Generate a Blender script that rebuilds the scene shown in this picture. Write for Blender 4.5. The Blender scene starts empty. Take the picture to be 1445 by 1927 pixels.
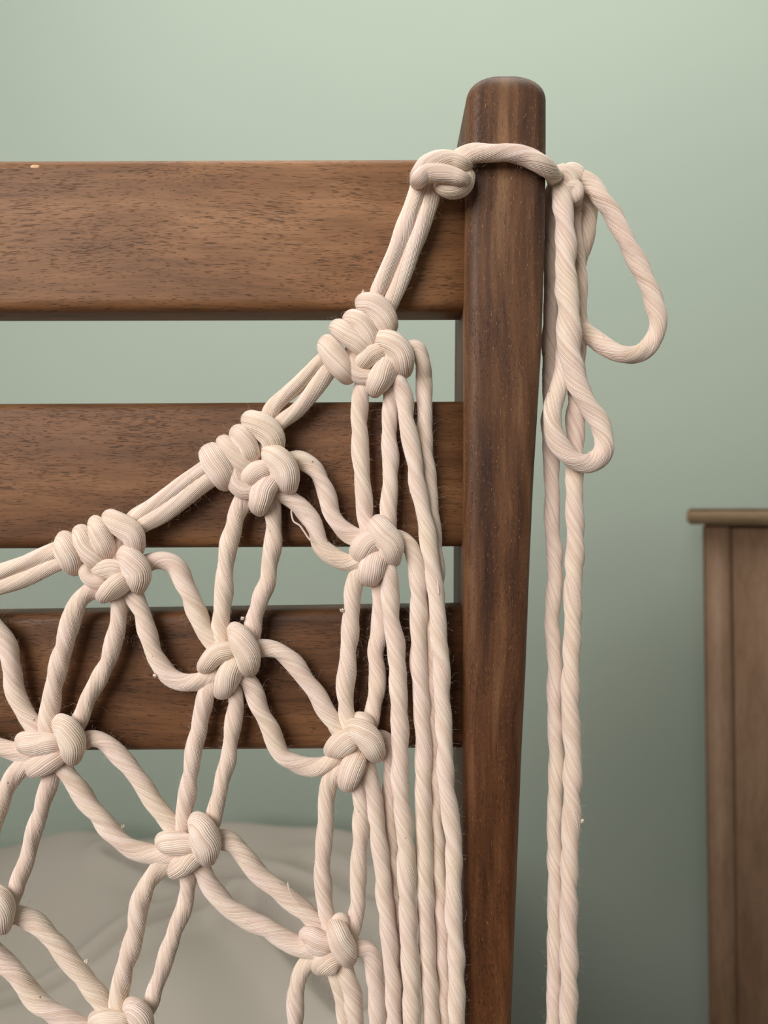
import bpy, bmesh, math, random
import numpy as np
from mathutils import Vector

random.seed(7)
rng = np.random.RandomState(7)
C = bpy.context.scene.collection
scene = bpy.context.scene

# ------------------------------------------------------------------ camera
EYE = 1.05            # eye height (m)
CAM_D = 0.28          # distance from the lens to the front of the rails
FPX = 1400.0          # focal length, in picture pixels (image 1445 x 1927)
cam_data = bpy.data.cameras.new('camera')
cam = bpy.data.objects.new('camera', cam_data)
C.objects.link(cam)
cam.location = (0, -CAM_D, EYE)
cam.rotation_euler = (math.radians(90), 0, 0)
cam_data.sensor_fit = 'VERTICAL'
cam_data.sensor_height = 36.0
cam_data.lens = FPX / 1927 * 36.0
cam_data.clip_start = 0.01
cam_data.dof.use_dof = True
cam_data.dof.focus_distance = 0.276
cam_data.dof.aperture_fstop = cam_data.lens / 2.6
scene.camera = cam

# ------------------------------------------------------------------ world, light, exposure
scene.view_settings.view_transform = 'Standard'
scene.view_settings.look = 'None'
scene.view_settings.gamma = 1.0
scene.view_settings.use_curve_mapping = False
scene.view_settings.exposure = 0.46
world = bpy.data.worlds.new('world')
scene.world = world
world.use_nodes = True
bg = world.node_tree.nodes['Background']
bg.inputs['Color'].default_value = (1.0, 0.97, 0.93, 1)
bg.inputs['Strength'].default_value = 0.15


def area(name, loc, target, sx, sy, power, col):
    d = bpy.data.lights.new(name, 'AREA')
    d.shape = 'RECTANGLE'
    d.size = sx
    d.size_y = sy
    d.energy = power
    d.color = col
    o = bpy.data.objects.new(name, d)
    o.location = loc
    o.rotation_euler = (Vector(target) - Vector(loc)).to_track_quat('-Z', 'Y').to_euler()
    C.objects.link(o)
    return o


# daylight from a window behind and to the left of the viewer, and a ceiling lamp near the wall
area('window_light', (-0.75, -1.15, 1.62), (0.0, 0.0, 1.05), 1.0, 1.0, 17.5, (1.0, 0.945, 0.90))
area('ceiling_light', (0.25, 0.25, 2.36), (0.25, 0.50, 0.0), 1.9, 0.6, 10.8, (1.0, 0.97, 0.92))


# ------------------------------------------------------------------ helpers
def P(px, py, Y=0.0):
    """a point measured on the photograph, at its own distance Y behind the rail fronts"""
    s = (CAM_D + Y) / FPX
    return Vector(((px - 722.5) * s, Y, EYE - (py - 963.5) * s))


def link(name, me, mat=None, parent=None):
    o = bpy.data.objects.new(name, me)
    C.objects.link(o)
    if mat is not None:
        me.materials.append(mat)
    if parent is not None:
        o.parent = parent
    return o


def tag(o, label, cat, group=None, kind=None):
    o['label'] = label
    if cat:
        o['category'] = cat
    if group:
        o['group'] = group
    if kind:
        o['kind'] = kind
    return o


def empty(name, loc=(0, 0, 0)):
    # an Empty at the thing's base; its parts are modelled in room coordinates
    o = bpy.data.objects.new(name, None)
    o.empty_display_size = 0.05
    C.objects.link(o)
    return o


def bm_mesh(name, bm, smooth=False):
    me = bpy.data.meshes.new(name)
    bmesh.ops.recalc_face_normals(bm, faces=bm.faces)
    bm.to_mesh(me)
    bm.free()
    if smooth:
        for p in me.polygons:
            p.use_smooth = True
    return me


def box(name, x0, x1, y0, y1, z0, z1, mat, parent=None, bevel=0.0, seg=3):
    bm = bmesh.new()
    vs = [bm.verts.new((x, y, z)) for x in (x0, x1) for y in (y0, y1) for z in (z0, z1)]
    for f in ((0, 1, 3, 2), (4, 6, 7, 5), (0, 4, 5, 1), (2, 3, 7, 6), (0, 2, 6, 4), (1, 5, 7, 3)):
        bm.faces.new([vs[i] for i in f])
    if bevel > 0:
        bmesh.ops.bevel(bm, geom=list(bm.edges), offset=bevel, segments=seg, profile=0.5, affect='EDGES')
    me = bm_mesh(name, bm, bevel > 0)
    return link(name, me, mat, parent)


# ------------------------------------------------------------------ materials
class NT:
    def __init__(self, name):
        self.m = bpy.data.materials.new(name)
        self.m.use_nodes = True
        self.t = self.m.node_tree
        self.b = self.t.nodes['Principled BSDF']

    def n(self, typ, **kw):
        nd = self.t.nodes.new(typ)
        for k, v in kw.items():
            if k.startswith('_'):
                setattr(nd, k[1:], v)
            else:
                nd.inputs[k.replace('__', ' ')].default_value = v
        return nd

    def l(self, a, b):
        self.t.links.new(a, b)

    def math(self, op, a, b=None, c=None):
        nd = self.t.nodes.new('ShaderNodeMath')
        nd.operation = op
        for i, v in enumerate((a, b, c)):
            if v is None:
                continue
            if isinstance(v, (int, float)):
                nd.inputs[i].default_value = v
            else:
                self.l(v, nd.inputs[i])
        return nd.outputs[0]

    def ramp(self, fac, stops):
        r = self.t.nodes.new('ShaderNodeValToRGB')
        el = r.color_ramp.elements
        while len(el) < len(stops):
            el.new(0.5)
        for e, (p, c) in zip(el, stops):
            e.position = p
            e.color = (c[0], c[1], c[2], 1) if not isinstance(c, (int, float)) else (c, c, c, 1)
        self.l(fac, r.inputs[0])
        return r.outputs[0]

    def mix(self, fac, a, b, mode='MIX'):
        nd = self.t.nodes.new('ShaderNodeMix')
        nd.data_type = 'RGBA'
        nd.blend_type = mode
        for sock, v in ((0, fac), (6, a), (7, b)):
            if isinstance(v, (int, float)):
                nd.inputs[sock].default_value = v
            elif isinstance(v, tuple):
                nd.inputs[sock].default_value = (v[0], v[1], v[2], 1)
            else:
                self.l(v, nd.inputs[sock])
        return nd.outputs[2]


def wood(name, light, mid, dark, vertical=False, pore=(0.012, 0.007, 0.004), fleck=None, rough=0.5,
         spec=0.25, pore_lo=0.62, seed=0.0, pore_len=1.0, stain=None, pore_mix=0.62, band=0.016):
    t = NT(name)
    tc = t.n('ShaderNodeTexCoord')
    mp = t.n('ShaderNodeMapping')
    t.l(tc.outputs['Object'], mp.inputs['Vector'])
    mp.inputs['Location'].default_value = (seed, seed * 0.7, seed * 1.3)
    if vertical:
        mp.inputs['Rotation'].default_value = (0, math.radians(90), 0)
    # gentle wander of the grain
    wn = t.n('ShaderNodeTexNoise', Scale=9.0, Detail=2.0)
    t.l(mp.outputs[0], wn.inputs['Vector'])
    wv = t.n('ShaderNodeVectorMath', _operation='SUBTRACT')
    t.l(wn.outputs['Color'], wv.inputs[0])
    wv.inputs[1].default_value = (0.5, 0.5, 0.5)
    ws = t.n('ShaderNodeVectorMath', _operation='SCALE')
    t.l(wv.outputs[0], ws.inputs[0])
    ws.inputs['Scale'].default_value = 0.014
    wa = t.n('ShaderNodeVectorMath', _operation='ADD')
    t.l(mp.outputs[0], wa.inputs[0])
    t.l(ws.outputs[0], wa.inputs[1])
    base = wa.outputs[0]

    def aniso(lx, lz, detail=3.0, rough_=0.55):
        m = t.n('ShaderNodeMapping')
        m.inputs['Scale'].default_value = (1 / lx, 1 / lz, 1 / lz)
        t.l(base, m.inputs['Vector'])
        nn = t.n('ShaderNodeTexNoise', Scale=1.0, Detail=detail, Roughness=rough_)
        t.l(m.outputs[0], nn.inputs['Vector'])
        return nn.outputs['Fac']
    broad = aniso(0.10, band, 3.0)
    fine = aniso(0.022, 0.0012, 4.0, 0.65)
    col = t.ramp(broad, [(0.30, dark), (0.52, mid), (0.72, light)])
    f2 = t.ramp(fine, [(0.30, 0.72), (0.5, 1.0), (0.72, 1.16)])
    col = t.mix(1.0, col, f2, 'MULTIPLY')
    p1 = aniso(0.0042 * pore_len, 0.00030, 1.0, 0.4)
    clump = aniso(0.03, 0.012, 2.0)
    th = t.math('SUBTRACT', p1, t.math('MULTIPLY', t.math('SUBTRACT', 0.5, clump), 0.35))
    pm = t.ramp(th, [(pore_lo, 0.0), (pore_lo + 0.07, 1.0)])
    col = t.mix(t.math('MULTIPLY', pm, pore_mix), col, pore)
    if fleck:
        p2 = aniso(0.0016, 0.00022, 1.0, 0.4)
        fm = t.ramp(p2, [(0.69, 0.0), (0.745, 1.0)])
        col = t.mix(t.math('MULTIPLY', fm, 0.5), col, fleck)
    if stain:
        # the lower part of the post took the stain deeper; the end grain on top is greyer and darker
        (z0, z1, deep), (z2, z3, endg) = stain
        sp = t.n('ShaderNodeSeparateXYZ')
        t.l(tc.outputs['Object'], sp.inputs[0])
        zz = t.math('ADD', sp.outputs[2], t.math('MULTIPLY', t.math('SUBTRACT', broad, 0.5), 0.12))
        m1 = t.n('ShaderNodeMapRange')
        t.l(zz, m1.inputs[0])
        m1.inputs[1].default_value = z1
        m1.inputs[2].default_value = z0
        col = t.mix(m1.outputs[0], col, t.mix(1.0, col, deep, 'MULTIPLY'))
        zz = t.math('ADD', sp.outputs[2], t.math('MULTIPLY', t.math('SUBTRACT', fine, 0.5), 0.012))
        m2 = t.n('ShaderNodeMapRange')
        t.l(zz, m2.inputs[0])
        m2.inputs[1].default_value = z2
        m2.inputs[2].default_value = z3
        col = t.mix(m2.outputs[0], col, t.mix(1.0, col, endg, 'MULTIPLY'))
    t.l(col, t.b.inputs['Base Color'])
    h = t.math('SUBTRACT', t.math('MULTIPLY', fine, 0.35), pm)
    bp = t.n('ShaderNodeBump', Strength=0.45, Distance=0.00022)
    t.l(h, bp.inputs['Height'])
    t.l(bp.outputs[0], t.b.inputs['Normal'])
    t.b.inputs['Roughness'].default_value = rough
    t.b.inputs['Specular IOR Level'].default_value = spec
    return t.m


def srgb(r, g, b):
    f = lambda c: ((c / 255 + 0.055) / 1.055) ** 2.4 if c > 10 else c / 255 / 12.92
    return (f(r), f(g), f(b))


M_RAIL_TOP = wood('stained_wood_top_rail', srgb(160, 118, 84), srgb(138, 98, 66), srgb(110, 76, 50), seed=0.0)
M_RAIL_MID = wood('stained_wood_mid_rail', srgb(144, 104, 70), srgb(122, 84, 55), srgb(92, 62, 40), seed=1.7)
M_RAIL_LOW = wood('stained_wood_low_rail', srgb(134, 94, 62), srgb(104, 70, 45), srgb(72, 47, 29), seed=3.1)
M_POST = wood('stained_wood_post', srgb(140, 106, 78), srgb(108, 76, 54), srgb(68, 47, 38), vertical=True, pore_mix=0.42, band=0.0075,
              fleck=srgb(205, 160, 110), seed=5.2, pore_lo=0.63, pore_len=0.45,
              stain=((EYE - 0.12, EYE + 0.10, (0.72, 0.56, 0.42)), (EYE + 0.155, EYE + 0.163, (0.62, 0.66, 0.70))))


def cotton():
    t = NT('natural_cotton')
    uv = t.n('ShaderNodeUVMap')
    sp = t.n('ShaderNodeSeparateXYZ')
    t.l(uv.outputs[0], sp.inputs[0])
    yarn = t.math('FLOOR', sp.outputs[0])
    wn = t.n('ShaderNodeTexWhiteNoise', _noise_dimensions='1D')
    t.l(yarn, wn.inputs['W'])
    col = t.ramp(wn.outputs['Value'], [(0.0, srgb(232, 217, 203)), (0.5, srgb(245, 234, 224)), (1.0, srgb(254, 247, 240))])
    # shade between the yarns painted in: grooves mix to a darker tan
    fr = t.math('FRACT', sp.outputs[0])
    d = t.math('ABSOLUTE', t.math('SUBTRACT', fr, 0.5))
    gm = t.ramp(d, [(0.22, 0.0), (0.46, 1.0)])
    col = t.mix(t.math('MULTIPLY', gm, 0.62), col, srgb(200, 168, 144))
    tc = t.n('ShaderNodeTexCoord')
    n1 = t.n('ShaderNodeTexNoise', Scale=60.0, Detail=2.0)
    t.l(tc.outputs['Object'], n1.inputs['Vector'])
    tint = t.ramp(n1.outputs['Fac'], [(0.35, srgb(255, 249, 240)), (0.65, srgb(255, 246, 244))])
    col = t.mix(1.0, col, tint, 'MULTIPLY')
    # rare dark seed flecks
    n2 = t.n('ShaderNodeTexVoronoi', Scale=85.0)
    t.l(tc.outputs['Object'], n2.inputs['Vector'])
    sm = t.ramp(n2.outputs['Distance'], [(0.022, 1.0), (0.034, 0.0)])
    col = t.mix(t.math('MULTIPLY', sm, 0.8), col, srgb(90, 60, 44))
    t.l(col, t.b.inputs['Base Color'])
    # fibre relief along the yarns
    mp = t.n('ShaderNodeMapping')
    mp.inputs['Scale'].default_value = (4.0, 1.2, 1.0)
    t.l(uv.outputs[0], mp.inputs['Vector'])
    n3 = t.n('ShaderNodeTexNoise', Scale=1.0, Detail=3.0)
    t.l(mp.outputs[0], n3.inputs['Vector'])
    bp = t.n('ShaderNodeBump', Strength=0.35, Distance=0.00012)
    t.l(n3.outputs['Fac'], bp.inputs['Height'])
    t.l(bp.outputs[0], t.b.inputs['Normal'])
    t.b.inputs['Roughness'].default_value = 0.92
    t.b.inputs['Specular IOR Level'].default_value = 0.12
    t.b.inputs['Sheen Weight'].default_value = 0.25
    t.b.inputs['Sheen Roughness'].default_value = 0.5
    t.b.inputs['Subsurface Weight'].default_value = 0.0
    return t.m


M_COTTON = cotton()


def plain(name, c1, c2, scale, rough=0.9, bump=0.0, spec=0.3):
    t = NT(name)
    tc = t.n('ShaderNodeTexCoord')
    n1 = t.n('ShaderNodeTexNoise', Scale=scale, Detail=3.0)
    t.l(tc.outputs['Object'], n1.inputs['Vector'])
    t.l(t.ramp(n1.outputs['Fac'], [(0.3, c1), (0.7, c2)]), t.b.inputs['Base Color'])
    t.b.inputs['Roughness'].default_value = rough
    t.b.inputs['Specular IOR Level'].default_value = spec
    if bump:
        n2 = t.n('ShaderNodeTexNoise', Scale=scale * 60, Detail=2.0)
        t.l(tc.outputs['Object'], n2.inputs['Vector'])
        bp = t.n('ShaderNodeBump', Strength=bump, Distance=0.001)
        t.l(n2.outputs['Fac'], bp.inputs['Height'])
        t.l(bp.outputs[0], t.b.inputs['Normal'])
    return t.m


M_FUZZ = plain('loose_cotton_fibre', srgb(222, 208, 190), srgb(232, 218, 204), 50.0)
M_WALL = plain('sage_green_wall_paint', srgb(173, 187, 175), srgb(177, 190, 178), 2.0, 0.6, 0.1, 0.25)
M_CEIL = plain('white_ceiling_paint', srgb(225, 222, 212), srgb(230, 227, 218), 3.0)
M_FLOOR = wood('brown_floorboards', srgb(120, 86, 60), srgb(96, 68, 46), srgb(70, 48, 32), seed=9.0)
M_SHEET = plain('white_cotton_bedding', srgb(170, 162, 153), srgb(176, 168, 159), 5.0, 0.95, 0.15, 0.1)
M_MATTRESS = plain('white_mattress_ticking', srgb(200, 196, 188), srgb(208, 203, 195), 8.0, 0.95)
M_CAB = wood('cabinet_oak', srgb(136, 111, 90), srgb(130, 104, 83), srgb(118, 93, 72), vertical=True,
             pore=srgb(96, 66, 46), seed=12.0, rough=0.5, pore_lo=0.76)
M_CAB_TOP = wood('cabinet_top_oak', srgb(152, 130, 104), srgb(146, 124, 98), srgb(136, 116, 90),
                 pore=srgb(96, 76, 50), seed=14.0, rough=0.5, pore_lo=0.72)

# ------------------------------------------------------------------ room
WALL_Y = 0.95
for args in (('floor', -2.2, 1.6, -2.4, WALL_Y, -0.05, 0.0, M_FLOOR),
             ('ceiling', -2.2, 1.6, -0.6, WALL_Y, 2.4, 2.45, M_CEIL),
             ('wall_back', -2.2, 1.65, WALL_Y, WALL_Y + 0.08, -0.05, 2.45, M_WALL),
             ('wall_right', 1.6, 1.68, -2.4, WALL_Y + 0.08, -0.05, 2.45, M_WALL)):
    o = box(*args)
    o['kind'] = 'structure'
    o['label'] = {'floor': 'brown wooden floor below the bed', 'ceiling': 'plain white ceiling above the room',
                  'wall_back': 'matte sage green wall behind the bed and the cabinet',
                  'wall_right': 'matte sage green side wall to the right of the cabinet'}[args[0]]
o = box('baseboard_back', -2.2, 1.6, WALL_Y - 0.012, WALL_Y, 0.0, 0.08, M_CEIL, bevel=0.003)
o['kind'] = 'structure'

# ------------------------------------------------------------------ bed frame: post + rails
bed = empty('bed_frame')
tag(bed, 'dark walnut-stained slatted bed end with a rounded square post', 'bed frame')

POST_FRONT = -0.006
POST_DEPTH = 0.046


def smooth_interp(x, xs, ys):
    return float(np.interp(x, xs, ys))


def make_post(name, mirror_x=None, parent=bed):
    """rounded square post, tapering downward; rows of rounded-rectangle sections"""
    ytop = 124.0
    rows = []
    ztop = P(0, ytop, POST_FRONT).z
    # (picture row, left edge, right edge) measured on the front face
    L = ([120, 200, 430, 1000, 1500, 1927, 2600], [880, 880, 877, 873, 872, 873, 874])
    R = ([120, 280, 427, 640, 905, 1060, 1273, 1433, 1646, 1927, 2600], [1032, 1032, 1030, 1024, 1008, 1001, 993, 985, 977, 966, 944])
    pys = []
    Rr = 54.0
    for k in range(0, 13):
        a = math.radians(90 * k / 12)
        pys.append((ytop + Rr * (1 - math.cos(a)), 66.0 * (1 - math.sin(a)), 0.0085 * (1 - math.sin(a))))
    for py in list(range(200, 2000, 45)) + [2300, 2600]:
        pys.append((float(py), 0.0, 0.0))
    secs = []
    s = (CAM_D + POST_FRONT) / FPX
    for py, ix, iy in pys:
        xl = (smooth_interp(py, *L) + ix - 722.5) * s
        xr = (smooth_interp(py, *R) - ix - 722.5) * s
        z = EYE - (py - 963.5) * s
        secs.append((xl, xr, POST_FRONT + iy, POST_FRONT + POST_DEPTH - iy, z))
    xl, xr, y0, y1, z = secs[-1]
    secs.append((xl, xr, y0, y1, 0.0))
    bm = bmesh.new()
    rings = []
    for (xl, xr, y0, y1, z) in secs:
        r = min(0.0052, (xr - xl) * 0.3)
        ring = []
        for cx, cy, a0 in ((xl + r, y0 + r, 180), (xr - r, y0 + r, 270), (xr - r, y1 - r, 0), (xl + r, y1 - r, 90)):
            for k in range(7):
                a = math.radians(a0 + 15 * k)
                ring.append(bm.verts.new((cx + r * math.cos(a), cy + r * math.sin(a), z)))
        rings.append(ring)
    for a, b in zip(rings, rings[1:]):
        n = len(a)
        for i in range(n):
            bm.faces.new((a[i], a[(i + 1) % n], b[(i + 1) % n], b[i]))
    bm.faces.new(rings[0])
    bm.faces.new(rings[-1])
    if mirror_x is not None:
        for v in bm.verts:
            v.co.x = 2 * mirror_x - v.co.x
    return link(name, bm_mesh(name, bm, True), M_POST, parent)


X_LEFT = -0.80
make_post('post')
make_post('post', mirror_x=(X_LEFT + 0.045) / 2)

RAIL_Y0, RAIL_Y1 = 0.0, 0.020


def make_rail(top_l, top_r, bot_l, bot_r, mat, rc=0.0044, xr=0.034):
    bm = bmesh.new()
    n = 40
    rings = []
    for i in range(n + 1):
        t = i / n
        x = X_LEFT + (xr - X_LEFT) * t
        # heights are given at picture columns 0 and 860
        u = (x + 0.1445) / 0.172
        zt = top_l + (top_r - top_l) * u
        zb = bot_l + (bot_r - bot_l) * u
        ring = []
        for cy, cz, a0 in ((RAIL_Y0 + rc, zt - rc, 90), (RAIL_Y0 + rc, zb + rc, 180), (RAIL_Y1 - rc, zb + rc, 270), (RAIL_Y1 - rc, zt - rc, 0)):
            for k in range(6):
                a = math.radians(a0 + 18 * k)
                ring.append(bm.verts.new((x, cy + rc * math.cos(a), cz + rc * math.sin(a))))
        rings.append(ring)
    for a, b in zip(rings, rings[1:]):
        m = len(a)
        for i in range(m):
            bm.faces.new((a[i], b[i], b[(i + 1) % m], a[(i + 1) % m]))
    bm.faces.new(rings[0])
    bm.faces.new(rings[-1])
    return link('rail', bm_mesh('rail', bm, True), mat, bed)


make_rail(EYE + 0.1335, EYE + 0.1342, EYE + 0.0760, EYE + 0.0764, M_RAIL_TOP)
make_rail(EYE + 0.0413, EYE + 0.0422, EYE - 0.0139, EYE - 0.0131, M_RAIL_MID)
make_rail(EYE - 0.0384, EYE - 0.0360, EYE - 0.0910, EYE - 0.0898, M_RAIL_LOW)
# small pale chip on the upper edge of the top rail
bm = bmesh.new()
bmesh.ops.create_icosphere(bm, subdivisions=2, radius=0.001)
for v in bm.verts:
    v.co = Vector((v.co.x * 1.9, v.co.y * 0.35, v.co.z * 0.75)) + P(66, 314, 0.0002)
chip = link('wood_chip', bm_mesh('wood_chip', bm, True), plain('bare_wood', srgb(226, 182, 140), srgb(236, 196, 156), 900), bed)
chip['label'] = 'small pale chipped spot'
# lower rails that carry the mattress, below the picture
box('side_rail', 0.036, 0.058, 0.036, 0.90, 0.30, 0.40, M_RAIL_LOW, bed, 0.003)
box('side_rail', X_LEFT - 0.012, X_LEFT + 0.01, 0.036, 0.90, 0.30, 0.40, M_RAIL_LOW, bed, 0.003)
box('bed_base', X_LEFT, 0.04, 0.036, 0.90, 0.33, 0.36, M_RAIL_LOW, bed)
for lx in (X_LEFT, 0.02):
    box('leg', lx, lx + 0.04, 0.86, 0.90, 0.0, 0.34, M_RAIL_LOW, bed, 0.003)

# ------------------------------------------------------------------ bedding
mat_o = box('mattress', X_LEFT + 0.01, 0.035, 0.06, 0.90, 0.36, 0.50, M_MATTRESS, None, 0.03, 4)
tag(mat_o, 'white mattress under the bedding behind the slatted bed end', 'mattress')


def duvet():
    nx, ny = 150, 110
    x0, x1, y0, y1 = -0.84, 0.105, 0.10, 0.87
    xs = np.linspace(x0, x1, nx)
    ys = np.linspace(y0, y1, ny)
    X, Y = np.meshgrid(xs, ys)
    edge = np.minimum(np.minimum(X - x0, x1 - X), np.minimum(Y - y0, y1 - Y))
    roll = np.sqrt(np.clip(1 - (1 - np.clip(edge / 0.07, 0, 1)) ** 2, 0, 1))
    H = 0.075 + 0.0 * X
    H += 0.012 * np.sin(X * 17 + 1.2 * np.sin(Y * 9)) * np.cos(Y * 11 + 0.7)
    H += 0.010 * np.sin(X * 7 - Y * 13 + 2.0)
    H += 0.006 * np.sin(X * 31 + Y * 19)
    H -= 0.03 * np.exp(-((X + 0.62) / 0.2) ** 2)

    def crease(xa, ya, xb, yb, depth, w):
        dx, dy = xb - xa, yb - ya
        L2 = dx * dx + dy * dy
        t = np.clip(((X - xa) * dx + (Y - ya) * dy) / L2, 0, 1)
        d = np.hypot(X - xa - t * dx, Y - ya - t * dy)
        return -depth * np.exp(-(d / w) ** 2) + depth * 0.6 * np.exp(-((d - 2.2 * w) / (1.4 * w)) ** 2)
    H = H + crease(-0.38, 0.42, -0.22, 0.62, 0.022, 0.013)
    H = H + crease(-0.16, 0.60, -0.03, 0.42, 0.024, 0.013)
    H = H + crease(-0.36, 0.74, -0.10, 0.64, 0.018, 0.014)
    H = H + crease(-0.10, 0.72, 0.04, 0.62, 0.010, 0.016)
    top = 0.505 + H * roll
    bot = np.full_like(top, 0.503)
    verts = np.concatenate([np.stack([X, Y, top], -1).reshape(-1, 3), np.stack([X, Y, bot], -1).reshape(-1, 3)])
    faces = []
    n = nx * ny
    for j in range(ny - 1):
        for i in range(nx - 1):
            a = j * nx + i
            faces.append((a, a + 1, a + nx + 1, a + nx))
            faces.append((n + a, n + a + nx, n + a + nx + 1, n + a + 1))
    for j in range(ny - 1):
        a = j * nx
        faces.append((a, a + nx, n + a + nx, n + a))
        a = j * nx + nx - 1
        faces.append((a, n + a, n + a + nx, a + nx))
    for i in range(nx - 1):
        a = i
        faces.append((a, n + a, n + a + 1, a + 1))
        a = (ny - 1) * nx + i
        faces.append((a, a + 1, n + a + 1, n + a))
    me = bpy.data.meshes.new('duvet')
    me.from_pydata(verts.tolist(), [], faces)
    for p in me.polygons:
        p.use_smooth = True
    o = link('duvet', me, M_SHEET)
    tag(o, 'rumpled off-white duvet lying on the bed behind the macrame', 'duvet')


duvet()

# ------------------------------------------------------------------ cabinet
cab = empty('cabinet')
tag(cab, 'tall light brown wooden cabinet standing by the green wall', 'cabinet')
CY = 0.62


def prism(name, pts, y0, y1, mat, parent, bevel=0.002):
    """a board whose front outline is pts (x, z)"""
    bm = bmesh.new()
    a = [bm.verts.new((x, y0, z)) for x, z in pts]
    b = [bm.verts.new((x, y1, z)) for x, z in pts]
    bm.faces.new(a)
    bm.faces.new(b[::-1])
    n = len(pts)
    for i in range(n):
        bm.faces.new((a[i], b[i], b[(i + 1) % n], a[(i + 1) % n]))
    bmesh.ops.bevel(bm, geom=list(bm.edges), offset=bevel, segments=2, affect='EDGES')
    return link(name, bm_mesh(name, bm, True), mat, parent)


def cx(px, Y=CY):
    return (px - 722.5) / FPX * (CAM_D + Y)


def cz(py, Y=CY):
    return EYE - (py - 963.5) / FPX * (CAM_D + Y)


CW, CDEP = 0.46, 0.27
HC = cz(987)                  # underside of the top board
lean = 0.012                  # the side board flares a little towards the floor
prism('body', [(0.004, HC), (0.004 + lean, 0.0), (CW, 0.0), (CW, HC)], 0.010, CDEP, M_CAB, cab)
prism('stile', [(0.0, HC), (lean, 0.0), (lean + 0.030, 0.0), (0.030, HC)], 0.0, 0.012, M_CAB, cab)
prism('stile', [(CW - 0.030, HC), (CW - 0.030, 0.0), (CW, 0.0), (CW, HC)], 0.0, 0.012, M_CAB, cab)
prism('door_panel', [(0.0305, HC - 0.002), (0.0305 + lean, 0.03), (CW - 0.0305, 0.03), (CW - 0.0305, HC - 0.002)], 0.003, 0.012, M_CAB, cab)
prism('cabinet_top', [(-0.018, HC), (CW + 0.018, HC), (CW + 0.018, HC + 0.0195), (-0.018, HC + 0.0195)], -0.012, CDEP + 0.004, M_CAB_TOP, cab, 0.003)
cab.location = (cx(1322), CY, 0.0)
cab.rotation_euler = (0, 0, math.radians(-23))

# ------------------------------------------------------------------ macrame
mac = empty('macrame_hanging')
tag(mac, 'cream cotton macrame net knotted in diamonds and tied round the wooden post', 'macrame')
NY = 37                      # yarns in one cord
VPY = 3                      # vertices per yarn
NV = NY * VPY
FUZZ = []                    # samples (position, normal, tangent) for the loose fibres
seedc = [0]


def catmull(pts, step):
    p = np.array(pts, float)
    p = np.vstack([2 * p[0] - p[1], p, 2 * p[-1] - p[-2]])
    out = []
    for i in range(1, len(p) - 2):
        p0, p1, p2, p3 = p[i - 1], p[i], p[i + 1], p[i + 2]
        d = np.linalg.norm((p2 - p1)[:3])
        n = max(2, int(d / step))
        t = np.arange(n)[:, None] / n
        # centripetal-like tangents keep the spline from overshooting
        d0 = max(np.linalg.norm((p1 - p0)[:3]), 1e-6)
        d2 = max(np.linalg.norm((p3 - p2)[:3]), 1e-6)
        m1 = ((p1 - p0) / d0 + (p2 - p1) / d) * 0.5 * d
        m2 = ((p2 - p1) / d + (p3 - p2) / d2) * 0.5 * d
        h = (2 * t ** 3 - 3 * t ** 2 + 1) * p1 + (t ** 3 - 2 * t ** 2 + t) * m1 + (-2 * t ** 3 + 3 * t ** 2) * p2 + (t ** 3 - t ** 2) * m2
        out.append(h)
    out.append(p[-2][None])
    return np.vstack(out)


def noise1(n, step, scale):
    """smooth 1-D noise of n samples, one knot every `scale` metres"""
    k = int(n * step / scale) + 4
    v = rng.uniform(-1, 1, k)
    x = np.arange(n) * step / scale
    i = x.astype(int)
    f = x - i
    f = f * f * (3 - 2 * f)
    return v[i] * (1 - f) + v[i + 1] * f


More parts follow.
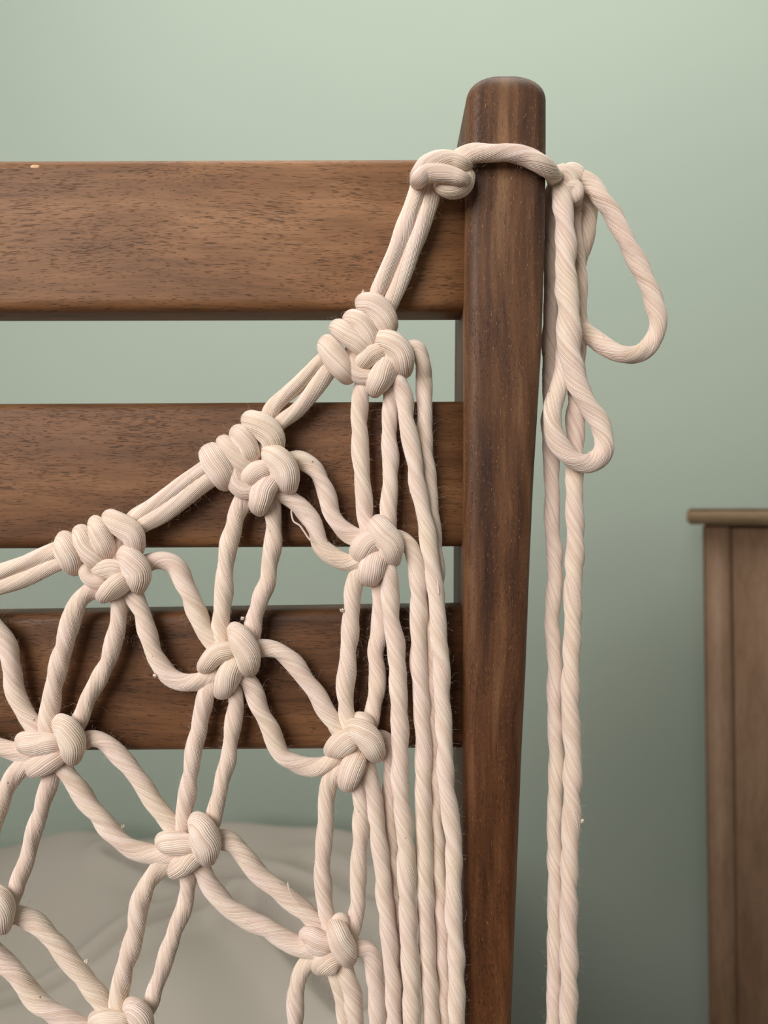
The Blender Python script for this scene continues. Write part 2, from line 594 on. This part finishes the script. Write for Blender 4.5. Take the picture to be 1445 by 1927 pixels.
def tube(name, pts, parent, pitch=0.034, squash=0.92, lobe=0.075, tuck=(0.8, 0.8), fuzz=1.0, groove=0.075, hand=1, wander=1.4):
    """pts: rows of (x, y, z, radius). A single-twist cord made of NY yarns round its skin."""
    step = 0.00075
    q = catmull(pts, step)
    c, rad = q[:, :3], q[:, 3]
    n = len(c)
    T = np.gradient(c, axis=0)
    T /= np.linalg.norm(T, axis=1)[:, None] + 1e-12
    seg = np.linalg.norm(np.diff(c, axis=0), axis=1)
    s = np.concatenate([[0], np.cumsum(seg)])
    # frame: B points at the room side (-Y) as well as it can, N across
    fr = np.array([0, -1.0, 0])
    B = fr - (T @ fr)[:, None] * T
    bl = np.linalg.norm(B, axis=1)
    if bl.min() < 0.25:            # cord runs along the view axis somewhere: transport the frame instead
        b = B[np.argmax(bl[:3])] if bl[:3].max() > 0.1 else np.array([0.3, 0, 0.9])
        BB = []
        for i in range(n):
            b = b - np.dot(b, T[i]) * T[i]
            b /= np.linalg.norm(b) + 1e-12
            BB.append(b)
        B = np.array(BB)
    else:
        B /= bl[:, None]
    N = np.cross(T, B)
    ends = np.ones(n)
    L = s[-1]
    rm = float(rad.mean())
    for d, tk in ((s, tuck[0]), (L - s, tuck[1])):
        u = np.clip(d / (1.3 * rm), 0, 1)
        ends *= tk + (1 - tk) * np.sin(u * math.pi / 2)
        v = np.clip(d / (0.35 * rm), 0, 1)
        ends *= np.where(v < 1, 0.35 + 0.65 * np.sqrt(np.clip(1 - (1 - v) ** 2, 0, 1)), 1.0)
    ph0 = rng.uniform(0, 6.28)
    wob = noise1(n, step, 0.012) * 0.35
    phi = hand * 2 * math.pi * s / pitch + ph0 + wob
    k = np.arange(NV)
    um = k / NV * 2 * math.pi                                   # angle in the twisting frame
    yarn = k / VPY
    # yarns wander a little against each other
    jit = np.zeros((n, NV))
    for f in (1, 2, 5):
        jit += wander * 0.05 / f ** 0.5 * noise1(n, step, 0.010)[:, None] * np.sin(um * f + rng.uniform(0, 6.28))[None]
    th = um[None] + phi[:, None] + jit
    prof = np.where(k % VPY == 0, -groove, np.where(k % VPY == 1, groove * 0.35, groove * 0.35))
    pk = rng.uniform(0.3, 1.6, NY)[(k // VPY)]
    ph2 = rng.uniform(0, 6.28)
    rr = (1 + lobe * np.cos(2 * um + ph2)[None] * (1 + 0.5 * noise1(n, step, 0.02)[:, None])
          + lobe * 0.6 * np.cos(3 * um + 1.0)[None] + 0.035 * noise1(n, step, 0.009)[:, None]
          + (prof * pk)[None])
    R = rad[:, None] * ends[:, None] * rr
    V = c[:, None] + N[:, None] * (R * np.cos(th))[..., None] + B[:, None] * (R * squash * np.sin(th))[..., None]
    # faces
    idx = np.arange(n * NV).reshape(n, NV)
    a = idx[:-1]
    b = idx[1:]
    quads = np.stack([a, np.roll(a, -1, 1), np.roll(b, -1, 1), b], -1).reshape(-1, 4)
    verts = V.reshape(-1, 3)
    caps = np.array([c[0] - T[0] * rad[0] * 0.12, c[-1] + T[-1] * rad[-1] * 0.12])
    verts = np.vstack([verts, caps])
    n0, n1 = len(verts) - 2, len(verts) - 1
    t0 = np.stack([idx[0], np.full(NV, n0), np.roll(idx[0], -1)], -1)
    t1 = np.stack([idx[-1], np.roll(idx[-1], -1), np.full(NV, n1)], -1)
    if hand < 0 or True:
        pass
    me = bpy.data.meshes.new(name)
    nq, nt = len(quads), 2 * NV
    me.vertices.add(len(verts))
    me.vertices.foreach_set('co', verts.ravel())
    loops = np.concatenate([quads.ravel(), t0.ravel(), t1.ravel()])
    me.loops.add(len(loops))
    me.loops.foreach_set('vertex_index', loops.astype(np.int32))
    starts = np.concatenate([np.arange(nq) * 4, nq * 4 + np.arange(nt) * 3]).astype(np.int32)
    me.polygons.add(nq + nt)
    me.polygons.foreach_set('loop_start', starts)
    me.polygons.foreach_set('use_smooth', np.ones(nq + nt, bool))
    uvl = me.uv_layers.new(name='UVMap')
    u0 = np.broadcast_to(yarn, (n - 1, NV))
    vv = s / 0.001
    U = np.stack([u0, u0 + 1 / VPY, u0 + 1 / VPY, u0], -1).reshape(-1)
    Vv = np.stack([np.repeat(vv[:-1, None], NV, 1), np.repeat(vv[:-1, None], NV, 1), np.repeat(vv[1:, None], NV, 1), np.repeat(vv[1:, None], NV, 1)], -1).reshape(-1)
    uvs = np.zeros((len(loops), 2))
    uvs[:len(U), 0] = U + 31 * seedc[0]
    uvs[:len(U), 1] = Vv
    seedc[0] += 1
    uvl.data.foreach_set('uv', uvs.ravel())
    me.update(calc_edges=True)
    me.validate()
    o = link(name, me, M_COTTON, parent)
    if fuzz > 0:
        m = int(L / 0.001 * 5.0 * fuzz)
        ii = rng.randint(1, n - 1, m)
        kk = rng.randint(0, NV, m)
        nn = V[ii, kk] - c[ii]
        nn /= np.linalg.norm(nn, axis=1)[:, None] + 1e-9
        FUZZ.append(np.concatenate([V[ii, kk], nn, T[ii]], 1))
    return o


DY = -0.0022                     # how far the net stands off the rails
YM = -0.0045                     # plane in which the net hangs, just in front of the rails


def rows(pts, w, y=YM):
    """measured points (px, py[, depth[, width]]) -> (x, y, z, r) rows"""
    out = []
    for p in pts:
        Y = (p[2] if len(p) > 2 and p[2] is not None else y) + DY
        ww = p[3] if len(p) > 3 else w
        v = P(p[0], p[1], Y)
        out.append((v.x, v.y, v.z, ww / 2 * 1.05 * (CAM_D + Y) / FPX))
    return out


def cord(w, *pts, y=YM, parent=None, name='cord', **kw):
    return tube(name, rows(pts, w, y), parent or mac, **kw)


def lobe(name, parent, w, yf, *pts, yb=None, pitch=0.10, tuck=0.85, hand=1, squash=0.85):
    """a short fat bend of cord that rises out of a knot and dives back in"""
    yf = yf + DY
    yb = (-0.0010 if yb is None else yb) + DY
    p = [np.array(q, float) for q in pts]
    # a finer path first, then the depth profile of a flattened arch
    c = catmull([(a, b, 0.0) for a, b in p], 4.0)[:, :2]
    d = np.concatenate([[0], np.cumsum(np.linalg.norm(np.diff(c, axis=0), axis=1))])
    L = d[-1]
    t0 = (c[0] - c[1]) / np.linalg.norm(c[0] - c[1])
    t1 = (c[-1] - c[-2]) / np.linalg.norm(c[-1] - c[-2])
    out = []
    a = min(w * 0.42, L * 0.40)
    samples = [(0.0, c[0] + t0 * 1.0)]
    for x in np.linspace(0.12, 0.88, 7):
        samples.append((x, np.array([np.interp(x * L, d, c[:, 0]), np.interp(x * L, d, c[:, 1])])))
    samples.append((1.0, c[-1] + t1 * 1.0))
    for x, q in samples:
        e = min(x * L, (1 - x) * L)
        u = min(1.0, e / a)
        Y = yb + (yf - yb) * math.sqrt(max(0.0, 1 - (1 - u) ** 2))
        ww = w * (0.86 + 0.28 * math.sin(math.pi * x) ** 0.8)
        v = P(q[0], q[1], Y)
        out.append((v.x, v.y, v.z, ww / 2 * (CAM_D + Y) / FPX))
    return tube(name, out, parent, pitch=pitch, squash=squash, lobe=0.05, groove=0.055, wander=1.7, tuck=(tuck, tuck), fuzz=0.7, hand=hand)


def knot(lobes, label=None):
    """lobes: (width, front depth, points); the first is the body of the knot, the rest are its loops"""
    body = None
    for i, (w, yf, pts) in enumerate(lobes):
        w = w * (1.06, 1.16, 1.18, 1.0)[i]
        if body is None:
            body = lobe('knot', mac, w, yf, *pts)
        else:
            lobe('loop', body, w, yf, *pts)
    cx_ = sum(p[0] for w, yf, pts in lobes[:3] for p in pts) / sum(len(l[2]) for l in lobes[:3])
    cy_ = sum(p[1] for w, yf, pts in lobes[:3] for p in pts) / sum(len(l[2]) for l in lobes[:3])
    cord(34, (cx_ + 4, cy_ - 26), (cx_, cy_), (cx_ - 3, cy_ + 24), y=-0.0050, parent=body, name='core', fuzz=0.2)
    return body


exec(compile('''
# --- square knots of the net: right wrap, left wrap, lower wrap (+ tucked bits)
knot([(41, -.0105, [(706,984),(720,1003),(735,1026),(738,1052)]),
      (36, -.0090, [(716,1017),(692,1023),(674,1046)]),
      (37, -.0095, [(714,1043),(702,1066),(694,1090)])])
knot([(40, -.0105, [(441,1188),(455,1206),(466,1232),(468,1260)]),
      (35, -.0085, [(440,1224),(410,1230),(386,1252)]),
      (35, -.0092, [(446,1243),(432,1270),(420,1302)])])
knot([(41, -.0105, [(664,1368),(690,1387),(707,1420)]),
      (35, -.0085, [(668,1389),(640,1401),(625,1414)]),
      (37, -.0092, [(671,1424),(661,1450),(651,1472)]),
      (25, -.0070, [(672,1350),(686,1356),(697,1374)])])
knot([(42, -.0105, [(114,1361),(128,1378),(136,1402),(134,1424)]),
      (35, -.0088, [(112,1400),(76,1401),(42,1396)]),
      (35, -.0082, [(114,1416),(90,1432),(62,1446)])])
knot([(44, -.0105, [(371,1547),(381,1568),(389,1592),(388,1614)]),
      (35, -.0088, [(368,1592),(334,1588),(306,1583)]),
      (38, -.0082, [(372,1604),(350,1621),(330,1632)])])
knot([(41, -.0105, [(633,1742),(641,1772),(657,1802)]),
      (33, -.0085, [(622,1784),(596,1772),(578,1757)]),
      (35, -.0080, [(634,1802),(614,1812),(603,1818)]),
      (22, -.0068, [(630,1738),(640,1730),(648,1742)])])
knot([(38, -.0105, [(246,1892),(262,1912),(272,1940)]),
      (34, -.0085, [(240,1932),(206,1922),(180,1921)])])
knot([(40, -.0105, [(-16,1680),(0,1700),(4,1742)]),
      (34, -.0085, [(-12,1720),(-40,1712),(-66,1708)]),
      (32, -.0080, [(-12,1745),(-30,1757),(-50,1765)])])

# --- clusters on the sloping edge: four hitches, then a square knot
def cluster(hitches, fill, small, sq):
    body = None
    for i, (w, yf, pts) in enumerate(hitches):
        w = w * 1.08
        body = lobe('knot', mac, w, yf, *pts)
    h = [q[2][len(q[2]) // 2] for q in hitches]
    cord(30, (h[0][0] + 14, h[0][1] - 6, -.004), *[(a - 2, b + 4, -.0045) for a, b in h], (h[3][0] - 10, h[3][1] + 6, -.004), parent=body, name='core', fuzz=0.2)
    for w, pts in fill:
        lobe('loop', body, w, -.0062, *pts, yb=-.003)
    lobe('loop', body, small[0], -.0080, *small[1])
    k = None
    for w, yf, pts in sq:
        w = w * 1.06
        if k is None:
            k = lobe('knot', mac, w, yf, *pts)
        else:
            lobe('loop', k, w, yf, *pts)
    a, b = sq[1][2][1], sq[2][2][1]
    cord(32, (a[0] + 6, a[1] - 22), ((a[0] + b[0]) / 2 + 2, (a[1] + b[1]) / 2), (b[0], b[1] + 4), y=-.0048, parent=k, name='core', fuzz=0.2)

cluster([(38,-.0088,[(681,571),(699,572),(719,592),(732,622)]),
         (35,-.0092,[(660,596),(677,604),(691,630),(697,654)]),
         (35,-.0096,[(634,613),(652,629),(675,648),(690,664)]),
         (39,-.0090,[(614,644),(626,666),(640,689),(655,708)])],
        [(24,[(692,594),(706,618),(704,648)]), (22,[(664,668),(676,680)])],
        (30,[(657,674),(664,696),(684,708),(704,706)]),
        [(43,-.0105,[(716,637),(738,648),(755,672),(757,698)]),
         (34,-.0095,[(678,686),(696,669),(724,660)]),
         (40,-.0098,[(739,676),(722,702),(704,732)])])
cluster([(39,-.0090,[(467,790),(494,802),(513,824),(516,846)]),
         (37,-.0094,[(446,813),(460,831),(474,866)]),
         (31,-.0088,[(420,830),(434,849),(455,872),(470,884)]),
         (42,-.0092,[(394,849),(407,873),(424,908)])],
        [(22,[(492,836),(484,858),(482,876)]), (22,[(438,872),(452,884)])],
        (33,[(440,882),(444,907),(461,923),(480,921)]),
        [(43,-.0105,[(503,850),(525,868),(538,893),(538,918)]),
         (33,-.0095,[(463,903),(480,887),(508,880)]),
         (41,-.0098,[(512,900),(497,922),(485,955)])])
cluster([(37,-.0090,[(205,974),(228,988),(250,1006),(256,1032)]),
         (36,-.0094,[(180,985),(188,1008),(200,1044)]),
         (34,-.0090,[(151,1000),(159,1024),(173,1046),(189,1062)]),
         (40,-.0092,[(120,1015),(128,1040),(139,1068)])],
        [(26,[(219,1017),(217,1034),(216,1058)]), (22,[(158,1056),(172,1068)])],
        (27,[(157,1064),(166,1086),(182,1096),(198,1095)]),
        [(41,-.0105,[(234,1042),(250,1060),(260,1081),(256,1102)]),
         (30,-.0092,[(180,1072),(206,1070),(234,1074)]),
         (36,-.0098,[(240,1090),(219,1103),(196,1122)])])

# --- knot that closes the edge pair beside the post
k = lobe('knot', mac, 34, -.0125, (786,336),(796,316),(822,303),(850,302),(876,314), yb=-.004)
lobe('loop', k, 32, -.0135, (785,346),(796,329),(824,326),(854,332),(876,340), yb=-.004)
lobe('loop', k, 32, -.0095, (880,326),(872,348),(850,356),(826,350), yb=-.005)
cord(30, (790,334,-.006),(788,350),(780,377),(770,405),(758,436),(747,468),(733,501),(719,532),(706,562,-.003), y=-.0050, pitch=.11)
cord(30, (822,336,-.006),(817,352),(807,384),(798,410),(788,440),(777,468),(766,500),(754,530),(736,566),(724,590,-.003), y=-.0046, pitch=.11)

# --- edge pairs between the clusters
cord(29, (632,660,-.003),(612,676),(588,697),(560,724),(535,746),(513,768),(502,790,-.003), pitch=.09)
cord(29, (636,680,-.003),(619,696),(602,720),(580,748),(556,774),(534,790),(512,806,-.003), pitch=.09)
cord(29, (410,866,-.003),(388,880),(360,899),(325,924),(290,950),(262,970),(244,984,-.003), pitch=.14)
cord(30, (418,882,-.003),(400,897),(372,918),(338,946),(300,972),(272,986),(252,998,-.003), pitch=.14)
cord(30, (126,1030,-.003),(107,1037),(69,1052),(31,1066),(0,1077),(-50,1092), pitch=.07)
cord(28, (130,1052,-.003),(110,1060),(80,1073),(41,1091),(0,1105),(-50,1120), pitch=.07)

# --- cords out of the upper right cluster
cord(29, (688,706,-.003),(681,728),(676,773),(677,821),(680,877),(684,929),(687,974),(693,1002),(702,1024,-.003), y=-.0050)
cord(28, (724,712,-.003),(733,730),(735,766),(732,815),(735,873),(733,929),(731,963),(731,1000),(722,1026,-.003), y=-.0046)
cord(29, (738,686,-.003),(748,710),(760,745),(766,801),(779,859),(785,911),(795,953),(803,998),(811,1050),(817,1092),(823,1142),(824,1177),(827,1211),(831,1246),(831,1280),(832,1315),(834,1350),(837,1400),(838,1452),(843,1504),(848,1538),(853,1573),(854,1642),(853,1711),(858,1781),(859,1850),(860,1960), y=-.0075)
cord(28, (745,668,-.004),(765,660,-.0065),(783,656,-.0072),(796,683,-.006),(797,712),(799,759),(799,790),(799,842),(805,894),(809,929),(811,963),(817,1015),(821,1084),(816,1130),(810,1200),(810,1300),(814,1400),(819,1480),(823,1608),(830,1711),(834,1850),(836,1960), y=-.0030)

# --- cords between the second cluster and the net
cord(31, (478,912,-.003),(461,935),(450,957),(438,997),(427,1045),(422,1094),(419,1142),(414,1177),(417,1204),(430,1226,-.003))
cord(30, (508,914,-.003),(512,942),(514,975),(515,1010),(509,1049),(503,1094),(490,1128),(479,1163),(471,1200),(458,1226,-.003))
cord(31, (508,898,-.003),(523,920),(546,938),(567,956),(586,978),(596,1002),(604,1026),(624,1046),(654,1058),(682,1056),(704,1044,-.003), y=-.0052)
cord(30, (520,884,-.003),(540,870),(562,865),(588,879),(606,907),(616,936),(624,964),(640,991),(664,1008),(684,1016),(704,1022,-.003))

# --- cords out of the third cluster
cord(32, (204,1092,-.003),(178,1107),(152,1128),(136,1158),(126,1198),(112,1246),(101,1294),(93,1340),(90,1374),(98,1396,-.003), y=-.0050)
cord(29, (222,1096,-.003),(225,1128),(224,1158),(216,1200),(205,1240),(184,1281),(166,1315),(151,1352),(138,1384,-.003))
cord(31, (238,1090,-.003),(253,1121),(268,1156),(280,1198),(294,1238),(318,1271),(350,1285),(384,1279),(408,1264),(428,1248,-.003))
cord(32, (248,1074,-.003),(270,1063),(298,1054),(328,1064),(349,1101),(369,1149),(385,1187),(402,1211),(418,1228,-.003), y=-.0046)
cord(32, (-60,1145),(-25,1165),(0,1192),(16,1222),(22,1256),(28,1298),(43,1334),(68,1370),(84,1392,-.003))

# --- cords out of the first right-hand knot of the net
cord(30, (690,1054,-.003),(675,1074),(667,1096),(662,1142),(658,1198),(654,1246),(650,1298),(651,1332),(656,1364),(666,1384,-.003), y=-.0050)
cord(29, (708,1062,-.003),(716,1094),(715,1142),(713,1194),(707,1229),(711,1281),(706,1315),(699,1350),(688,1380,-.003), y=-.0030)
cord(31, (718,1046,-.003),(731,1070),(734,1108),(736,1160),(745,1218),(749,1281),(751,1332),(753,1398),(753,1469),(757,1521),(763,1573),(765,1625),(766,1680),(768,1729),(770,1781),(774,1832),(775,1900),(777,1960), y=-.0075)
cord(30, (724,1026,-.003),(742,1014),(764,1020),(780,1049),(787,1090),(788,1142),(788,1194),(788,1246),(792,1298),(794,1350),(797,1398),(797,1440),(796,1486),(797,1540),(799,1608),(800,1660),(801,1700),(803,1746),(805,1790),(807,1832),(811,1900),(813,1960), y=-.0055)

# --- cords out of the middle knot
cord(29, (410,1270,-.003),(392,1297),(382,1330),(375,1370),(367,1400),(360,1445),(353,1490),(346,1531),(342,1562),(350,1584,-.003))
cord(28, (432,1274,-.003),(443,1305),(443,1336),(436,1380),(430,1425),(420,1462),(411,1500),(403,1536),(396,1562),(384,1584,-.003))
cord(31, (446,1252,-.003),(461,1274),(477,1298),(488,1332),(505,1364),(519,1400),(534,1424),(564,1439),(599,1443),(628,1433),(650,1418,-.003))
cord(31, (460,1228,-.003),(478,1221),(500,1219),(523,1225),(547,1242),(569,1270),(594,1303),(614,1338),(634,1368),(652,1390,-.003), y=-.0046)

# --- cords out of the right-hand knot, second row
cord(29, (650,1432,-.003),(632,1450),(619,1472),(615,1500),(613,1535),(611,1575),(607,1614),(607,1656),(611,1694),(614,1729),(618,1755),(630,1776,-.003), y=-.0050)
cord(28, (664,1440,-.003),(674,1466),(678,1500),(680,1530),(678,1580),(674,1630),(674,1677),(672,1711),(664,1746),(656,1770),(646,1786,-.003))
cord(29, (680,1428,-.003),(695,1456),(703,1497),(709,1545),(715,1601),(721,1642),(722,1677),(727,1711),(731,1753),(735,1798),(739,1850),(741,1900),(742,1960), y=-.0050)
cord(28, (690,1400,-.003),(711,1388),(725,1392),(733,1414,-.003),(736,1450),(735,1486),(734,1538),(738,1590),(741,1660),(744,1694),(749,1729),(754,1800),(758,1900),(760,1960), y=-.0010)

# --- cords out of the left knot
cord(30, (72,1420,-.003),(48,1438),(26,1460),(10,1490),(0,1516),(-12,1552),(-24,1600), y=-.0050)
cord(28, (98,1430,-.003),(96,1459),(91,1479),(82,1508),(73,1539),(61,1573),(52,1614),(39,1646),(29,1677),(18,1702),(4,1724,-.003))
cord(31, (100,1416,-.003),(117,1443),(138,1471),(160,1504),(190,1540),(218,1574),(252,1599),(290,1608),(318,1610),(344,1604,-.003), y=-.0050)
cord(31, (134,1402,-.003),(154,1394),(176,1390),(204,1402),(228,1426),(254,1456),(277,1490),(300,1524),(324,1552),(344,1576,-.003))
cord(31, (-70,1380),(-30,1396),(0,1406),(28,1415),(58,1422),(84,1420,-.003))

# --- cords out of the lower middle knot
cord(32, (338,1610,-.003),(310,1625),(284,1654),(265,1691),(259,1729),(252,1767),(240,1805),(229,1843),(223,1884),(222,1910),(232,1930,-.003), y=-.0050)
cord(28, (352,1606,-.003),(354,1645),(350,1694),(334,1739),(319,1781),(305,1826),(291,1864),(281,1894),(268,1920,-.003))
cord(32, (360,1600,-.003),(379,1635),(402,1676),(434,1710),(467,1730),(500,1745),(530,1764),(560,1781),(594,1786),(616,1780,-.003), y=-.0050)
cord(32, (386,1588,-.003),(406,1579),(430,1583),(452,1601),(481,1639),(519,1671),(554,1699),(578,1719),(600,1744),(622,1770,-.003))

# --- cords out of the bottom right knot
cord(29, (606,1788,-.003),(584,1806),(567,1830),(558,1860),(556,1895),(556,1960))
cord(27, (624,1804,-.003),(632,1836),(640,1866),(648,1900),(652,1960))
cord(33, (636,1798,-.003),(651,1832),(661,1864),(667,1903),(669,1960), y=-.0055)
cord(30, (648,1792,-.003),(672,1784),(692,1788),(702,1812),(705,1840),(709,1877),(710,1960), y=-.0052)

# --- lower left corner
cord(32, (8,1732,-.003),(31,1722),(56,1730),(92,1760),(118,1791),(142,1820),(167,1852),(190,1883),(204,1908),(220,1930,-.003))
cord(33, (-36,1750),(-18,1782),(6,1810),(32,1833),(54,1865),(84,1895),(118,1916),(145,1932),(180,1950), y=-.0050)
cord(30, (252,1950),(250,1975),(236,2010))

# --- a yarn that has slipped out of its cord
for pp in ([(548,958),(549,970),(553,982),(563,988),(572,1000),(580,1012),(590,1022)],
           [(541,1660),(545,1676),(554,1692),(566,1702)], [(812,1046),(819,1070),(824,1098),(826,1120)]):
    cord(3, *pp, y=-.0098, name='loose_yarn', fuzz=0, lobe=0.0)
# --- tie round the post, bow and tails
DY = 0.0
cord(31, (854,312,-.0075),(866,299,-.010),(888,290,-.0108),(919,288,-.0108),(955,288,-.0108),(991,295,-.0108),(1016,307,-.0105),(1034,321,-.0075),(1043,333,-.001),(1046,344,.006),(1050,352,.012), pitch=.05, name='tie_cord')
k = lobe('knot', mac, 27, .000, (1044,330),(1059,324),(1073,340),(1076,362), yb=.008)
lobe('loop', k, 24, -.0005, (1064,350),(1082,352),(1086,378), yb=.006)
lobe('loop', k, 28, .003, (1058,322),(1078,322),(1098,338), yb=.010)
k2 = cord(31, (1062,330,.008),(1074,322,.006),(1092,334,.004),(1112,348,.003),(1132,374),(1151,401),(1167,430),(1183,463),(1201,497),(1218,533),(1231,570),(1238,602),(1233,632),(1216,656),(1192,668),(1167,666),(1139,652,.004),(1113,634,.007),(1094,616,.010),(1084,590,.012),(1080,550,.013),(1082,500,.013),(1084,450,.012), y=.002, name='bow_loop')
cord(30, (1092,346,.008),(1104,372,.010),(1108,404,.011),(1105,435,.012),(1098,462,.013),(1088,490,.014),(1082,540,.014), y=.012, name='bow_loop')
cord(34, (1046,338,.006,28),(1052,350,.002,32),(1058,374,.000,34),(1061,404,.000,34),(1063,435,.000,34),(1065,466,.000,35),(1064,508,.000,36),(1067,549,.000,39),(1070,591,.000,40),(1070,622,.000,40),(1071,653,.000,40),(1079,696,.000,38),(1091,733,.000,36),(1109,766),(1129,798),(1137,830),(1130,858),(1108,872),(1078,864),(1054,839),(1040,806),(1040,773),(1049,733,.002,28),(1056,698,.004,26),(1060,660,.006,24),(1062,600,.009,24), y=.000, name='bow_loop')
cord(22, (1082,368,.006),(1082,389,.008),(1083,425,.009),(1086,460,.009),(1091,497,.009),(1093,539,.009),(1092,591,.009),(1090,632,.009,24),(1088,690,.008,26),(1084,748,.007,29),(1082,789,.007,30),(1083,823,.007,30),(1081,889,.006,30),(1081,955,.005,31),(1083,1006,.005,31),(1081,1060,.005,31),(1078,1116,.005,30),(1078,1166,.005,30),(1075,1246,.005,29),(1073,1310,.005,31),(1074,1353,.005,31),(1078,1406,.005,31),(1076,1512,.005,31),(1073,1592,.005,30),(1071,1660,.005,29),(1070,1730,.005,30),(1071,1830,.005,30),(1069,1926,.005,30),(1068,1970,.005,30), y=.005, name='tail')
cord(26, (1044,342,.012),(1037,368,.014),(1036,425,.015),(1038,470,.015),(1036,508,.015),(1038,549,.015),(1035,611,.014),(1034,674,.013),(1035,720,.012),(1034,780,.011),(1033,831,.010),(1037,872),(1038,906),(1039,955),(1038,985),(1043,1040),(1044,1080),(1042,1120),(1038,1170),(1042,1220),(1044,1260),(1043,1326),(1046,1406),(1047,1440),(1045,1490),(1043,1560),(1045,1640),(1044,1700),(1044,1805),(1042,1885),(1041,1970), y=.009, name='tail')
cord(19, (1048,346,.018),(1046,400,.020),(1044,460,.021),(1048,540,.021),(1045,600,.020),(1050,650,.019), y=.018, name='tail')
''', 'macrame', 'exec'))

# small tufts of lint caught on the cords
for px, py in ((456, 1163), (291, 1271), (163, 1809), (232, 1556), (1096, 1545), (684, 550), (643, 1148)):
    bm = bmesh.new()
    bmesh.ops.create_icosphere(bm, subdivisions=2, radius=0.0007)
    c0 = P(px, py, -0.009 if px < 1000 else 0.004)
    for v in bm.verts:
        v.co = v.co * random.uniform(0.35, 1.5) + c0
    link('lint', bm_mesh('lint', bm), M_FUZZ, mac)
# ------------------------------------------------------------------ loose cotton fibres
F = np.vstack(FUZZ)
m = len(F)
p0, nn, tt = F[:, :3], F[:, 3:6], F[:, 6:9]
ln = 0.0010 + rng.gamma(1.6, 0.0010, m)
ln = np.minimum(ln, 0.0075)
K = 7
side = np.cross(nn, tt)
d = nn + tt * rng.uniform(-1.1, 1.1, (m, 1)) + side * rng.uniform(-0.9, 0.9, (m, 1))
d /= np.linalg.norm(d, axis=1)[:, None]
pos = p0 - nn * 0.0001
pts = [pos]
for k in range(K - 1):
    d = d + rng.normal(0, 0.55, (m, 3))
    d /= np.linalg.norm(d, axis=1)[:, None]
    pos = pos + d * (ln / (K - 1))[:, None]
    pts.append(pos)
pts = np.stack(pts, 1)                                     # m,K,3
r = 0.000021
e1 = np.cross(d, rng.normal(0, 1, (m, 3)))
e1 /= np.linalg.norm(e1, axis=1)[:, None]
e2 = np.cross(d, e1)
ring = []
for a in (0, 2.094, 4.189):
    off = (e1 * math.cos(a) + e2 * math.sin(a)) * r
    tap = np.linspace(1, 0.5, K)[None, :, None]
    ring.append(pts + off[:, None] * tap)
V = np.stack(ring, 2)                                      # m,K,3,3
V = V.reshape(-1, 3)
idx = np.arange(m * K * 3).reshape(m, K, 3)
a, b = idx[:, :-1], idx[:, 1:]
q = np.stack([a, np.roll(a, -1, 2), np.roll(b, -1, 2), b], -1).reshape(-1, 4)
me = bpy.data.meshes.new('cotton_fuzz')
me.vertices.add(len(V))
me.vertices.foreach_set('co', V.ravel())
me.loops.add(q.size)
me.loops.foreach_set('vertex_index', q.ravel().astype(np.int32))
me.polygons.add(len(q))
me.polygons.foreach_set('loop_start', (np.arange(len(q)) * 4).astype(np.int32))
me.update(calc_edges=True)
fz = link('cotton_fuzz', me, M_FUZZ, mac)
fz['kind'] = 'stuff'
0 and print('tris', sum(sum(len(p.vertices) - 2 for p in o.data.polygons) for o in scene.objects if o.type == 'MESH'), 'hairs', m)
